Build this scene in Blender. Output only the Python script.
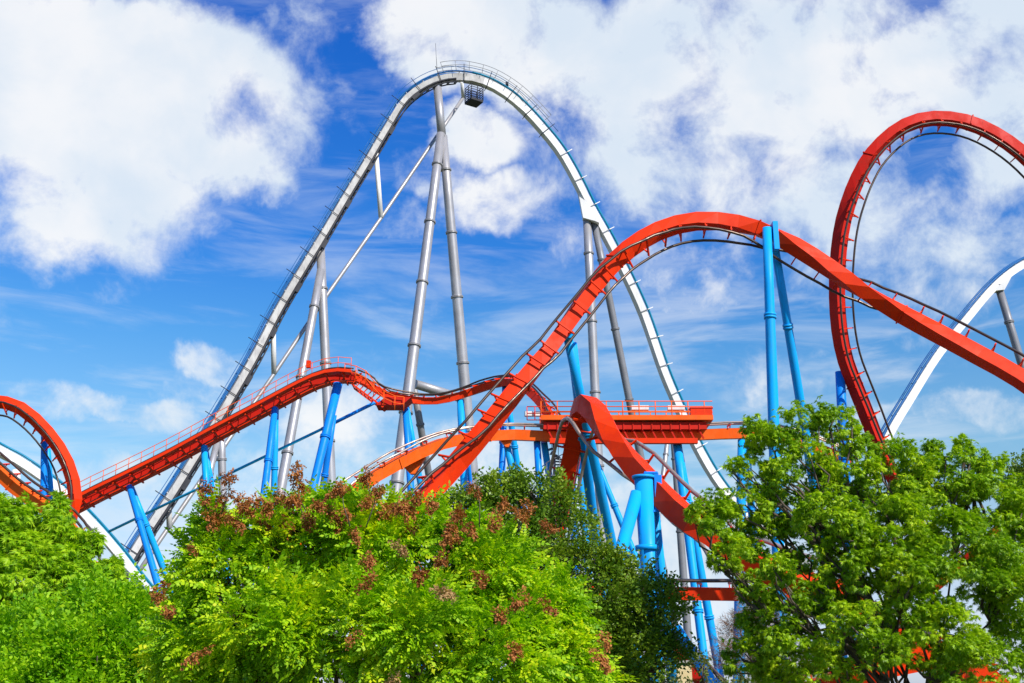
import bpy, bmesh, math, random
import numpy as np
from mathutils import Vector, Matrix, Euler

for o in list(bpy.data.objects): bpy.data.objects.remove(o)
scene = bpy.context.scene
COL = scene.collection
R = math.radians

# ------------------------------------------------------------------ camera
FPX = 1150.0
PITCH = math.atan(358.0 / FPX)
CAMZ = 2.0
cam_d = bpy.data.cameras.new('camera')
cam_d.sensor_width = 36.0
cam_d.lens = 36.0 * FPX / 1024.0
cam_d.clip_end = 9000
cam = bpy.data.objects.new('camera', cam_d)
COL.objects.link(cam)
cam.location = (0, 0, CAMZ)
cam.rotation_euler = (math.pi / 2 + PITCH, 0, 0)
scene.camera = cam
CF = Vector((0, math.cos(PITCH), math.sin(PITCH)))
CU = Vector((0, -math.sin(PITCH), math.cos(PITCH)))

def ray(px, py):
    return CF + Vector((1, 0, 0)) * ((px - 512) / FPX) - CU * ((py - 341.5) / FPX)

def at(px, py, Y):
    d = ray(px, py)
    return Vector((0, 0, CAMZ)) + d * (Y / d.y)

# ------------------------------------------------------------------ world, sun, exposure
SUN_DIR = Vector((0.50, -0.60, 0.66)).normalized()      # towards the sun
elev = math.asin(SUN_DIR.z)
world = bpy.data.worlds.new('World')
scene.world = world
world.use_nodes = True
wn, wl = world.node_tree.nodes, world.node_tree.links
wn.clear()

def N(nt, t, **kw):
    n = nt.nodes.new(t)
    for k, v in kw.items(): setattr(n, k, v)
    return n

def mathn(nt, op, a, b=None, c=None, clamp=False):
    n = nt.nodes.new('ShaderNodeMath'); n.operation = op; n.use_clamp = clamp
    for i, v in enumerate((a, b, c)):
        if v is None: continue
        if isinstance(v, (int, float)): n.inputs[i].default_value = v
        else: nt.links.new(v, n.inputs[i])
    return n.outputs[0]

def mapr(nt, v, a, b, c=0.0, d=1.0, smooth=True):
    n = nt.nodes.new('ShaderNodeMapRange')
    n.interpolation_type = 'SMOOTHSTEP' if smooth else 'LINEAR'
    nt.links.new(v, n.inputs[0])
    for i, x in enumerate((a, b, c, d)): n.inputs[i + 1].default_value = x
    return n.outputs[0]

def mixc(nt, f, a, b, mode='MIX'):
    n = nt.nodes.new('ShaderNodeMix'); n.data_type = 'RGBA'; n.blend_type = mode
    for i, v in ((0, f), (6, a), (7, b)):
        if isinstance(v, (int, float)): n.inputs[i].default_value = v
        elif isinstance(v, tuple): n.inputs[i].default_value = (*v, 1) if len(v) == 3 else v
        else: nt.links.new(v, n.inputs[i])
    return n.outputs[2]

def noise(nt, vec, scale, detail=6, rough=0.55, dist=0.0):
    n = nt.nodes.new('ShaderNodeTexNoise')
    n.inputs['Scale'].default_value = scale
    n.inputs['Detail'].default_value = detail
    n.inputs['Roughness'].default_value = rough
    n.inputs['Distortion'].default_value = dist
    if vec is not None: nt.links.new(vec, n.inputs['Vector'])
    return n

SKY_STRENGTH = 0.1
wt = world.node_tree
sky = N(wt, 'ShaderNodeTexSky', sky_type='NISHITA', sun_disc=False)
sky.sun_elevation = elev
sky.sun_rotation = math.atan2(SUN_DIR.x, SUN_DIR.y)
sky.air_density = 1.0; sky.dust_density = 0.6; sky.ozone_density = 3.0
geo = N(wt, 'ShaderNodeTexCoord')
dirv = geo.outputs['Generated']
sep = N(wt, 'ShaderNodeSeparateXYZ'); wl.new(dirv, sep.inputs[0])
# the deep polarised blue of the upper sky
gam = N(wt, 'ShaderNodeGamma'); gam.inputs[1].default_value = 1.0
wl.new(sky.outputs[0], gam.inputs[0])
tr_ = N(wt, 'ShaderNodeValToRGB'); wl.new(sep.outputs[2], tr_.inputs[0])
STOPS = [(0.0, (.9, 1.0, 1.5)), (.11, (1.15, 1.02, 1.02)), (.197, (.86, 1.13, 1.13)), (.296, (.44, .98, 1.30)), (.371, (.20, .78, 1.42)), (.545, (.10, .62, 1.52))]
while len(tr_.color_ramp.elements) < len(STOPS): tr_.color_ramp.elements.new(.5)
for i_, (p_, c_) in enumerate(STOPS): tr_.color_ramp.elements[i_].position = p_; tr_.color_ramp.elements[i_].color = (*c_, 1)
tint = tr_.outputs[0]
skyc = mixc(wt, 1.0, gam.outputs[0], tint, 'MULTIPLY')

# clouds: ragged density of soft banks, each at its own direction of the sky
n1 = noise(wt, dirv, 5.0, 9, 0.60, 0.3)
n2 = noise(wt, dirv, 17.0, 8, 0.62, 0.2)
warp = N(wt, 'ShaderNodeVectorMath', operation='SUBTRACT'); wl.new(n1.outputs['Color'], warp.inputs[0]); warp.inputs[1].default_value = (.5, .5, .5)
wsc = N(wt, 'ShaderNodeVectorMath', operation='SCALE'); wl.new(warp.outputs[0], wsc.inputs[0]); wsc.inputs['Scale'].default_value = 0.10
wadd = N(wt, 'ShaderNodeVectorMath', operation='ADD'); wl.new(dirv, wadd.inputs[0]); wl.new(wsc.outputs[0], wadd.inputs[1])
BANKS = [  # px, py, rx, ry, weight, roll(deg)
    (70, 110, 150, 125, 1.05, 0), (205, 105, 125, 95, 1.05, -12), (70, 215, 150, 80, .9, 12), (0, 30, 60, 50, .9, 0), (110, 25, 60, 25, .6, 0),
    (160, 30, 150, 40, .42, 0), (325, 110, 45, 70, .42, 10), (300, 20, 50, 60, .40, 0), (40, 290, 120, 60, .35, 20),
    (440, 45, 75, 55, .85, -15), (520, 35, 120, 75, .95, 0), (600, 50, 110, 70, .72, 0), (480, 140, 60, 34, .85, 0), (420, 170, 55, 28, .6, -10),
    (500, 200, 70, 32, .72, 0), (400, 215, 50, 25, .4, 0), (545, 115, 50, 30, .2, 0),
    (720, 60, 150, 110, .66, 0), (690, 180, 90, 60, .52, -20), (840, 70, 180, 120, .66, 0), (985, 50, 110, 90, 1.05, 0), (790, 200, 130, 70, .62, -10),
    (960, 190, 130, 90, .58, 0), (880, 260, 150, 60, .62, 25), (960, 270, 120, 60, .72, 20), (740, 290, 120, 50, .46, -15), (1010, 130, 80, 120, .75, 0),
    (660, 300, 60, 30, .38, 0), (900, 330, 180, 50, .42, 10), (960, 420, 160, 22, .58, 12), (560, 370, 160, 30, .28, 12), (780, 390, 120, 40, .40, 0),
    (212, 372, 48, 28, .85, 0), (245, 400, 60, 30, .6, 0), (45, 405, 55, 26, .62, 0), (130, 412, 90, 18, .68, -10), (185, 395, 60, 20, .45, -10), (330, 415, 150, 40, .55, -5), (50, 330, 60, 70, .28, 25),
    (250, 500, 240, 60, .60, 0), (470, 480, 200, 60, .60, 0), (690, 560, 160, 110, .55, 0), (400, 430, 100, 30, .5, 0), (900, 470, 260, 60, .40, 5),
    (-120, 150, 200, 200, .9, 0), (1250, 150, 250, 220, .8, 0), (600, -200, 500, 120, .8, 0),
]
tot = None
for (px, py, rx, ry, w, roll) in BANKS:
    d = ray(px, py); L = d.length; d = d.normalized()
    r = d.cross(Vector((0, 0, 1))).normalized(); u = r.cross(d).normalized()
    m = Matrix((r, d, u)).transposed() @ Matrix.Rotation(R(-roll), 3, 'Y')
    mp = N(wt, 'ShaderNodeMapping', vector_type='TEXTURE')
    mp.inputs['Location'].default_value = d
    mp.inputs['Rotation'].default_value = m.to_euler()
    mp.inputs['Scale'].default_value = (rx / FPX / L * 1.36, 0.5, ry / FPX / L * 1.36)
    wl.new(wadd.outputs[0], mp.inputs['Vector'])
    g = N(wt, 'ShaderNodeTexGradient', gradient_type='SPHERICAL'); wl.new(mp.outputs[0], g.inputs[0])
    v = mathn(wt, 'MULTIPLY', mapr(wt, g.outputs['Fac'], 0.0, 0.62), w)
    tot = v if tot is None else mathn(wt, 'SMOOTH_MAX', tot, v, 0.12)
tot = mathn(wt, 'MINIMUM', tot, 1.15)
fine = mathn(wt, 'MULTIPLY', mathn(wt, 'SUBTRACT', n2.outputs['Fac'], 0.5), 1.6)
mid = mathn(wt, 'MULTIPLY', mathn(wt, 'SUBTRACT', n1.outputs['Fac'], 0.5), 1.9)
dens0 = mathn(wt, 'ADD', mathn(wt, 'ADD', tot, fine), mid)
dens = mapr(wt, dens0, 0.23, 1.02)
dens = mathn(wt, 'POWER', dens, 1.15)
# thin high streaks
smap = N(wt, 'ShaderNodeMapping'); smap.inputs['Scale'].default_value = (2.2, 2.2, 13.0); smap.inputs['Rotation'].default_value = (0, R(14), 0)
wl.new(dirv, smap.inputs['Vector'])
n3 = noise(wt, smap.outputs[0], 2.2, 7, 0.6, 0.6)
streak = mathn(wt, 'MULTIPLY', mapr(wt, n3.outputs['Fac'], 0.44, 0.72), mapr(wt, sep.outputs[2], 0.16, 0.48, 0.52, 0.26))
dens = mathn(wt, 'MAXIMUM', dens, streak)
dens = mathn(wt, 'MINIMUM', dens, 0.94)
# thick parts lit white, thin underside greyer
n4 = noise(wt, wadd.outputs[0], 7.0, 5, 0.5)
shade = mapr(wt, n4.outputs['Fac'], 0.36, 0.62)
cl = mixc(wt, shade, (5.6, 6.35, 7.1), (7.25, 7.35, 7.45))
skyc = mixc(wt, dens, skyc, cl)
bg = N(wt, 'ShaderNodeBackground'); bg.inputs[1].default_value = SKY_STRENGTH
wl.new(skyc, bg.inputs[0])
wout = N(wt, 'ShaderNodeOutputWorld'); wl.new(bg.outputs[0], wout.inputs[0])

sd = bpy.data.lights.new('sun', 'SUN'); sd.energy = 4.9; sd.angle = R(0.53); sd.color = (1.0, 0.94, 0.84)
sun = bpy.data.objects.new('sun', sd); COL.objects.link(sun)
sun.rotation_euler = SUN_DIR.to_track_quat('Z', 'Y').to_euler()
sun.location = (60, -40, 120)

scene.view_settings.view_transform = 'Standard'
scene.view_settings.look = 'None'
scene.view_settings.exposure = 0.4
scene.view_settings.gamma = 1.0
scene.render.resolution_x = 1024; scene.render.resolution_y = 683

# ------------------------------------------------------------------ materials
def base_mat(name):
    m = bpy.data.materials.new(name); m.use_nodes = True
    nt = m.node_tree
    b = nt.nodes['Principled BSDF']
    return m, nt, b

def paint(name, col, col2=None, rough=0.42, metal=0.0, nscale=1.3, dirt=0.25, dirtcol=None, coat=0.0):
    m, nt, b = base_mat(name)
    tc = N(nt, 'ShaderNodeNewGeometry')
    a = noise(nt, tc.outputs['Position'], nscale, 5, 0.6)
    st = N(nt, 'ShaderNodeMapping'); st.inputs['Scale'].default_value = (3.5, 3.5, .35); nt.links.new(tc.outputs['Position'], st.inputs[0])
    s = noise(nt, st.outputs[0], 1.7, 6, 0.65)
    col2 = col2 or tuple(c * 0.82 for c in col)
    c = mixc(nt, mapr(nt, a.outputs['Fac'], .35, .68), col, col2)
    dc = dirtcol or tuple(c_ * 0.45 + 0.03 for c_ in col)
    c = mixc(nt, mathn(nt, 'MULTIPLY', mapr(nt, s.outputs['Fac'], .52, .74), dirt), c, dc)
    nt.links.new(c, b.inputs['Base Color'])
    rr = mapr(nt, a.outputs['Fac'], .3, .7, rough - .08, rough + .12)
    nt.links.new(rr, b.inputs['Roughness'])
    b.inputs['Metallic'].default_value = metal
    b.inputs['Coat Weight'].default_value = coat
    b.inputs['Specular IOR Level'].default_value = .14
    return m

M = {}
M['red'] = paint('red track paint', (0.70, 0.034, 0.001), (0.62, 0.026, 0.001), 0.5, dirt=.55, dirtcol=(0.36, 0.035, .012))
M['darkred'] = paint('shaded red track paint', (0.52, 0.012, 0.004), (0.45, 0.014, .005), 0.60, dirt=.5, dirtcol=(0.25, 0.03, .02))  # darker copy of the red, shade on sides and undersides put into the colour
M['orange'] = paint('sunlit orange red track paint', (0.80, 0.10, 0.006), (0.76, 0.12, 0.012), 0.45, dirt=.5, dirtcol=(0.45, 0.08, .04))  # lighter orange copy of the red, sunlight on it put into the colour
M['cyan'] = paint('sunlit cyan steel paint', (0.004, 0.34, 0.80), (0.010, 0.31, 0.70), 0.40, dirt=.5, dirtcol=(.03, .18, .36))  # support blue as it looks in the sun, the light is in the colour
M['blue'] = paint('shaded blue steel paint', (0.004, 0.22, 0.74), (0.006, 0.19, 0.66), 0.40, dirt=.25, dirtcol=(.02, .11, .3))  # darker copy of the support blue, with the shade painted in
M['teal'] = paint('teal rail paint', (0.01, 0.22, 0.36), (0.015, 0.18, 0.30), 0.4)
M['railblue'] = paint('deep blue shaded rail paint', (0.008, 0.10, 0.30), (0.01, 0.09, 0.24), 0.4)  # navy version of the teal, shade on the lift rails is in the colour
M['white'] = paint('weathered white track paint', (0.70, 0.69, 0.67), (0.60, 0.59, 0.57), 0.5, nscale=.35, dirt=.4, dirtcol=(.33, .31, .28))
M['liftgrey'] = paint('grimy pale grey steel', (0.44, 0.43, 0.41), (0.33, 0.32, 0.31), 0.5, nscale=.8, dirt=.6, dirtcol=(.18, .165, .15))
M['silver'] = paint('galvanised grey steel', (0.38, 0.37, 0.375), (0.29, 0.285, 0.29), 0.38, metal=.35, nscale=.5, dirt=.55, dirtcol=(.22, .20, .20))
M['grey'] = paint('darker grey steel', (0.22, 0.225, 0.24), (0.18, 0.18, 0.19), 0.45, metal=.2, nscale=.5)
M['rail'] = paint('worn dark running rail', (0.10, 0.075, 0.06), (0.06, 0.045, 0.04), 0.33, metal=.55, nscale=2.5, dirt=.4, dirtcol=(.16, .07, .04))
M['pale_rail'] = paint('worn bare steel running rail', (0.42, 0.35, 0.30), (0.30, 0.22, 0.18), 0.35, metal=.5, nscale=2.5)
M['dark'] = paint('black steel', (0.025, 0.025, 0.03), (0.04, 0.04, 0.045), 0.5)
M['tiecyan'] = paint('cyan tie paint', (0.01, .42, .70), None, .5)
M['concrete'] = paint('concrete', (0.36, 0.35, 0.32), (0.27, 0.26, .24), 0.85)
M['cream'] = paint('cream render', (0.62, 0.50, 0.27), (0.55, 0.43, .22), 0.8)
M['bark'] = paint('grey brown bark', (0.13, 0.10, 0.075), (0.07, 0.055, 0.042), 0.9, nscale=7, dirt=.6)

def leaf_mat(name, cols, rough=.55, trans=.4, patch=(.36, .66)):
    m, nt, b = base_mat(name)
    g = N(nt, 'ShaderNodeNewGeometry')
    rp = g.outputs['Random Per Island']
    ramp = N(nt, 'ShaderNodeValToRGB')
    el = ramp.color_ramp.elements
    while len(el) < len(cols): el.new(0.5)
    for i, (p, c) in enumerate(cols): el[i].position = p; el[i].color = (*c, 1)
    pn = noise(nt, g.outputs['Position'], 1.1, 3, .55)
    f = mathn(nt, 'ADD', mathn(nt, 'MULTIPLY', rp, .55), mathn(nt, 'MULTIPLY', mapr(nt, pn.outputs['Fac'], patch[0], patch[1]), .45))
    nt.links.new(f, ramp.inputs[0])
    nt.links.new(ramp.outputs[0], b.inputs['Base Color'])
    b.inputs['Roughness'].default_value = rough
    b.inputs['Specular IOR Level'].default_value = .3
    tr = N(nt, 'ShaderNodeBsdfTranslucent')
    tcol = mixc(nt, 1.0, ramp.outputs[0], (1.25, 1.35, .55), 'MULTIPLY')
    nt.links.new(tcol, tr.inputs[0])
    mx = N(nt, 'ShaderNodeMixShader'); mx.inputs[0].default_value = trans
    nt.links.new(b.outputs[0], mx.inputs[1]); nt.links.new(tr.outputs[0], mx.inputs[2])
    nt.links.new(mx.outputs[0], nt.nodes['Material Output'].inputs[0])
    return m

M['leaf_rain'] = leaf_mat('yellow green leaves', [(0, (.10, .27, .004)), (.35, (.25, .46, .004)), (.7, (.44, .61, .005)), (1, (.68, .68, .010))], trans=.42)
M['leaf_bright'] = leaf_mat('fresh green leaves', [(0, (.09, .27, .004)), (.5, (.24, .48, .004)), (1, (.44, .62, .008))], trans=.42)
M['leaf_feather'] = leaf_mat('light green drooping leaves', [(0, (.11, .28, .004)), (.5, (.29, .49, .006)), (1, (.50, .64, .012))], trans=.42)
M['leaf_dark'] = leaf_mat('dark green leaves', [(0, (.06, .14, .010)), (.5, (.14, .25, .014)), (1, (.30, .38, .025))], rough=.42, trans=.25)
M['leaf_big'] = leaf_mat('mid green leaves', [(0, (.09, .22, .004)), (.45, (.25, .42, .006)), (.8, (.42, .57, .010)), (1, (.62, .67, .016))], rough=.45, trans=.38)
M['leaf_olive'] = leaf_mat('olive green leaves', [(0, (.06, .10, .025)), (.5, (.13, .19, .035)), (1, (.26, .26, .06))], trans=.35)
M['pod'] = leaf_mat('papery brown seed pods', [(0, (.19, .055, .012)), (.5, (.36, .12, .030)), (1, (.52, .22, .05))], rough=.7, trans=.25)
M['pod_pale'] = leaf_mat('papery tan seed pods', [(0, (.26, .13, .05)), (.5, (.42, .25, .10)), (1, (.58, .40, .18))], rough=.7, trans=.3)
M['flower'] = leaf_mat('coral red flowers', [(0, (.55, .06, .02)), (.5, (.72, .13, .05)), (1, (.8, .26, .1))], rough=.6, trans=.3)
M['twig'] = leaf_mat('dry brown twigs', [(0, (.16, .08, .05)), (.5, (.26, .15, .09)), (1, (.36, .24, .15))], rough=.8, trans=.1)

# ------------------------------------------------------------------ helpers
def tag(o, label=None, cat=None, group=None, kind=None):
    if label: o['label'] = label
    if cat: o['category'] = cat
    if group: o['group'] = group
    if kind: o['kind'] = kind
    return o

def thing(name, label, cat, loc, group=None):
    o = bpy.data.objects.new(name, None)
    o.empty_display_size = .3
    COL.objects.link(o); o.location = loc
    return tag(o, label, cat, group)

def wloc(o):
    v = Vector((0, 0, 0))
    while o is not None: v += o.location; o = o.parent
    return v

class MB:
    def __init__(s): s.v = []; s.f = []; s.sm = []
    def quadstrip(s, rings, closed=True, caps=True, smooth=False):
        b = len(s.v); n = len(rings[0])
        for r in rings: s.v.extend(r)
        for i in range(len(rings) - 1):
            for k in range(n if closed else n - 1):
                k2 = (k + 1) % n
                s.f.append((b + i * n + k, b + i * n + k2, b + (i + 1) * n + k2, b + (i + 1) * n + k)); s.sm.append(smooth)
        if caps and closed:
            s.f.append(tuple(b + k for k in range(n))[::-1]); s.sm.append(False)
            e = b + (len(rings) - 1) * n
            s.f.append(tuple(e + k for k in range(n))); s.sm.append(False)
    def tube(s, pts, rad, n=10, smooth=True):
        pts = [Vector(p) for p in pts]
        rr = rad if isinstance(rad, (list, tuple)) else [rad] * len(pts)
        prev = None; rings = []
        for i, p in enumerate(pts):
            t = (pts[min(i + 1, len(pts) - 1)] - pts[max(i - 1, 0)]).normalized()
            if prev is None:
                a = Vector((0, 0, 1)) if abs(t.z) < .9 else Vector((1, 0, 0))
            else: a = prev
            u = (a - t * a.dot(t)).normalized(); w = t.cross(u); prev = u
            rings.append([p + (u * math.cos(2 * math.pi * k / n) + w * math.sin(2 * math.pi * k / n)) * rr[i] for k in range(n)])
        s.quadstrip(rings, smooth=smooth)
    def bar(s, a, b, w, h, up=(0, 0, 1)):
        a = Vector(a); b = Vector(b); t = (b - a).normalized(); up = Vector(up)
        if abs(t.dot(up)) > .98: up = Vector((0, 1, 0))
        x = t.cross(up).normalized(); z = x.cross(t)
        rings = [[p + x * sx * w / 2 + z * sz * h / 2 for sx, sz in ((-1, -1), (1, -1), (1, 1), (-1, 1))] for p in (a, b)]
        s.quadstrip(rings)
    def box(s, c, sx, sy, sz, rot=None):
        c = Vector(c); vs = []
        for x, y, z in ((-1, -1, -1), (1, -1, -1), (1, 1, -1), (-1, 1, -1), (-1, -1, 1), (1, -1, 1), (1, 1, 1), (-1, 1, 1)):
            v = Vector((x * sx / 2, y * sy / 2, z * sz / 2))
            if rot: v = rot @ v
            vs.append(c + v)
        s.quadstrip([vs[:4], vs[4:]])
    def build(s, name, mat, parent=None, world=True):
        me = bpy.data.meshes.new(name)
        off = wloc(parent) if (parent is not None and world) else Vector((0, 0, 0))
        me.from_pydata([tuple(Vector(v) - off) for v in s.v], [], s.f)
        me.polygons.foreach_set('use_smooth', s.sm)
        me.materials.append(mat); me.update()
        bm = bmesh.new(); bm.from_mesh(me); bmesh.ops.recalc_face_normals(bm, faces=bm.faces); bm.to_mesh(me); bm.free()
        o = bpy.data.objects.new(name, me); COL.objects.link(o); o.parent = parent
        return o

def put(name, me, parent, mat4):
    o = bpy.data.objects.new(name, me); COL.objects.link(o); o.parent = parent
    off = wloc(parent)
    o.matrix_basis = Matrix.Translation(-off) @ mat4
    return o

def spline(cps, step=0.3):
    """cps: list of (px,py,Y,n) -> dense [(pos,t,n)] at equal arc steps"""
    P = [at(c[0], c[1], c[2]) for c in cps]; Nn = [Vector(c[3]) for c in cps]
    Nn = [Vector((v.x, -v.z, v.y)).normalized() for v in Nn]       # (right, up, toward) -> world
    pts = []; ns = []
    for i in range(len(P) - 1):
        p0 = P[max(i - 1, 0)]; p1 = P[i]; p2 = P[i + 1]; p3 = P[min(i + 2, len(P) - 1)]
        if i == 0: p0 = p1 * 2 - p2
        if i == len(P) - 2: p3 = p2 * 2 - p1
        t1 = max((p1 - p0).length, 1e-3) ** .5; t2 = max((p2 - p1).length, 1e-3) ** .5; t3 = max((p3 - p2).length, 1e-3) ** .5
        T0, T1, T2, T3 = 0, t1, t1 + t2, t1 + t2 + t3
        m = 24
        for k in range(m):
            u = k / m; t = T1 + (T2 - T1) * u
            A1 = p0 * ((T1 - t) / (T1 - T0)) + p1 * ((t - T0) / (T1 - T0))
            A2 = p1 * ((T2 - t) / (T2 - T1)) + p2 * ((t - T1) / (T2 - T1))
            A3 = p2 * ((T3 - t) / (T3 - T2)) + p3 * ((t - T2) / (T3 - T2))
            B1 = A1 * ((T2 - t) / (T2 - T0)) + A2 * ((t - T0) / (T2 - T0))
            B2 = A2 * ((T3 - t) / (T3 - T1)) + A3 * ((t - T1) / (T3 - T1))
            pts.append(B1 * ((T2 - t) / (T2 - T1)) + B2 * ((t - T1) / (T2 - T1)))
            uu = u * u * (3 - 2 * u)
            ns.append((Nn[i] * (1 - uu) + Nn[i + 1] * uu))
    pts.append(P[-1]); ns.append(Nn[-1])
    # smooth positions a little
    for _ in range(30):
        q = [pts[0]] + [pts[i] * .5 + (pts[i - 1] + pts[i + 1]) * .25 for i in range(1, len(pts) - 1)] + [pts[-1]]
        pts = q
    cum = [0]
    for i in range(1, len(pts)): cum.append(cum[-1] + (pts[i] - pts[i - 1]).length)
    Ltot = cum[-1]; K = max(2, int(Ltot / step)); out = []; j = 0
    for k in range(K + 1):
        s = Ltot * k / K
        while j < len(cum) - 2 and cum[j + 1] < s: j += 1
        f = (s - cum[j]) / max(cum[j + 1] - cum[j], 1e-6)
        out.append((pts[j].lerp(pts[j + 1], f), ns[j].lerp(ns[j + 1], f)))
    res = []
    for k in range(len(out)):
        t = (out[min(k + 1, K)][0] - out[max(k - 1, 0)][0]).normalized()
        n = out[k][1]; n = (n - t * n.dot(t)).normalized()
        res.append((out[k][0], t, n, t.cross(n)))
    return res

def resample(fr, every):
    idx = list(range(0, len(fr), every))
    if idx[-1] != len(fr) - 1: idx.append(len(fr) - 1)
    return [fr[i] for i in idx]

def tie_mesh(name, w, h, off, gauge, mat, thick=.06):
    mb = MB()
    zr = off - .10
    mb.box((0, 0, zr - .04), gauge, thick, .08)
    # tapered web plate between spine and crossbar
    z0 = h / 2 - .03; z1 = zr - .08
    for sx in (-1, 1): mb.bar((sx * w * .40, 0, z0), (sx * min(gauge * .44, w * .55), 0, z1), thick * .9, thick * .9, (0, 1, 0))
    o = mb.build(name, mat); me = o.data
    bpy.data.objects.remove(o)
    return me

def strap_mesh(name, w, h, mat):
    mb = MB(); e = .045; t = .07
    for (cx, cz, sx, sz) in ((0, -h / 2 - e / 2 - .003, w + 2 * e, e), (-w / 2 - e / 2 - .003, 0, e, h), (w / 2 + e / 2 + .003, 0, e, h)):
        mb.box((cx, 0, cz), sx, t, sz)
    o = mb.build(name, mat); me = o.data; bpy.data.objects.remove(o)
    return me

def make_track(label, cps, mats, w=.95, h=.95, off=.90, gauge=1.2, rail=.10, tie=1.15, facet=7, group='red coaster track', cat='coaster track', straps=0, tiemax=100, name='coaster_track', step=.3, shape='box', railtag=None, rail2=None, spine2=None):
    fr = spline(cps, step)
    low = min(fr, key=lambda f: f[0].z)[0]
    t = thing(name, label, cat, low, group)
    seg = resample(fr, facet)
    mb = MB(); rings = []
    for p, tt, n, b in seg:
        if shape == 'box':
            cs = ((-1, -1), (1, -1), (1, 1), (-1, 1)); rings.append([p + b * x * w / 2 + n * z * h / 2 for x, z in cs])
        else:   # trapezium: wide at the rail side
            rings.append([p + b * x * w / 2 + n * z * h / 2 for x, z in ((-.45, -1), (.45, -1), (1, .35), (.8, 1), (-.8, 1), (-1, .35))])
    if spine2:
        cz = max(range(len(seg)), key=lambda q: seg[q][0].z) + 1
        mb.quadstrip(rings[:cz + 1]); mb.build('spine', spine2, t); mb = MB(); mb.quadstrip(rings[cz:]); mb.build('spine', mats[0], t)
    else:
        mb.quadstrip(rings); mb.build('spine', mats[0], t)
    for s in (-1, 1):
        rr_ = [p + n * off + b * s * gauge / 2 for p, tt, n, b in resample(fr, 2)]
        cut = max(range(len(rr_)), key=lambda q: rr_[q].z) if rail2 else len(rr_) - 1
        mb = MB(); mb.tube(rr_[:cut + 1], rail, 8); mb.build('rail', mats[1], t)
        if rail2: mb = MB(); mb.tube(rr_[cut:], rail * 1.25, 8); mb.build('rail', rail2, t)
    L = step * len(fr)
    sp = max(tie, L / tiemax)
    me = tie_mesh('crosstie', w, h, off, gauge, mats[2])
    k = int(L / sp); c = 0
    for i in range(k):
        p, tt, n, b = fr[min(int((i + .5) * sp / step), len(fr) - 1)]
        m = Matrix((b, tt, n)).transposed().to_4x4(); m.translation = p
        put('crosstie', me, t, m); c += 1
    if straps:
        sm = strap_mesh('joint_flange', w, h, mats[0])
        i = int(straps / step / 2)
        while i < len(fr):
            p, tt, n, b = fr[i]
            m = Matrix((b, tt, n)).transposed().to_4x4(); m.translation = p
            put('joint_flange', sm, t, m)
            i += int(straps / step)
    return t, fr

def leg_pts(top, bot):
    """line from top point through bot point down to the ground"""
    a = Vector(top); b = Vector(bot); d = b - a
    k = (a.z - 0.0) / max(-d.z, 1e-3)
    return a, a + d * k

def support(name, label, legs, mat, cat='support', group=None, ring=None, bars=(), head=None, foot=.9):
    """legs: (top px,py,Y), (low px,py,Y), r_top, r_bot, material(optional)"""
    ends = [leg_pts(at(*l[0]), at(*l[1])) for l in legs]
    base = sum((e[1] for e in ends), Vector()) / len(ends); base.z = 0
    t = thing(name, label, cat, base, group)
    for l, (a, b) in zip(legs, ends):
        r0, r1 = l[2], l[3]; m = l[4] if len(l) > 4 else mat
        mb = MB(); K = 8
        mb.tube([a.lerp(b, k / K) for k in range(K + 1)], [r0 + (r1 - r0) * min(1, k / K * 1.6) for k in range(K + 1)], 18)
        c = mb.build('column', m, t)
        L = (a - b).length; d = (b - a).normalized()
        if ring:
            s = ring * .55
            while s < L - 1:
                q = a + d * s; rr = r0 + (r1 - r0) * min(1, s / L * 1.6)
                mb = MB(); mb.tube([q - d * .11, q - d * .012], rr * 1.22, 18); mb.tube([q + d * .012, q + d * .11], rr * 1.22, 18)
                mb.build('flange', m, c)
                s += ring
        mb = MB(); mb.tube([Vector((b.x, b.y, -.4)), Vector((b.x, b.y, .35))], max(.7, r1 * foot * 2), 12, smooth=False)
        mb.build('footing', M['concrete'], t)
    for (a, b, r) in bars:
        mb = MB(); mb.tube([at(*a), at(*b)], r, 12); mb.build('crossbar', mat, t)
    if head:
        (px, py, Y), sx, sy, sz = head
        mb = MB(); mb.box(at(px, py, Y), sx, sy, sz); mb.build('saddle', mat, t)
    return t

# ------------------------------------------------------------------ ground and low far hills
m, nt, b = base_mat('grass ground')
g = N(nt, 'ShaderNodeNewGeometry')
a1 = noise(nt, g.outputs['Position'], .35, 6); a2 = noise(nt, g.outputs['Position'], 9.0, 5)
c = mixc(nt, mapr(nt, a1.outputs['Fac'], .38, .62), (.05, .09, .02), (.10, .12, .04))
c = mixc(nt, mathn(nt, 'MULTIPLY', a2.outputs['Fac'], .6), c, (.14, .11, .06))
nt.links.new(c, b.inputs['Base Color']); b.inputs['Roughness'].default_value = .95
M['ground'] = m
mb = MB(); mb.v = [Vector(p) for p in ((-3500, -3500, 0), (3500, -3500, 0), (3500, 3500, 0), (-3500, 3500, 0))]; mb.f = [(0, 1, 2, 3)]; mb.sm = [False]
go = mb.build('ground', M['ground']); tag(go, 'grass covered park ground under the coasters', None, None, 'structure')

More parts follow.
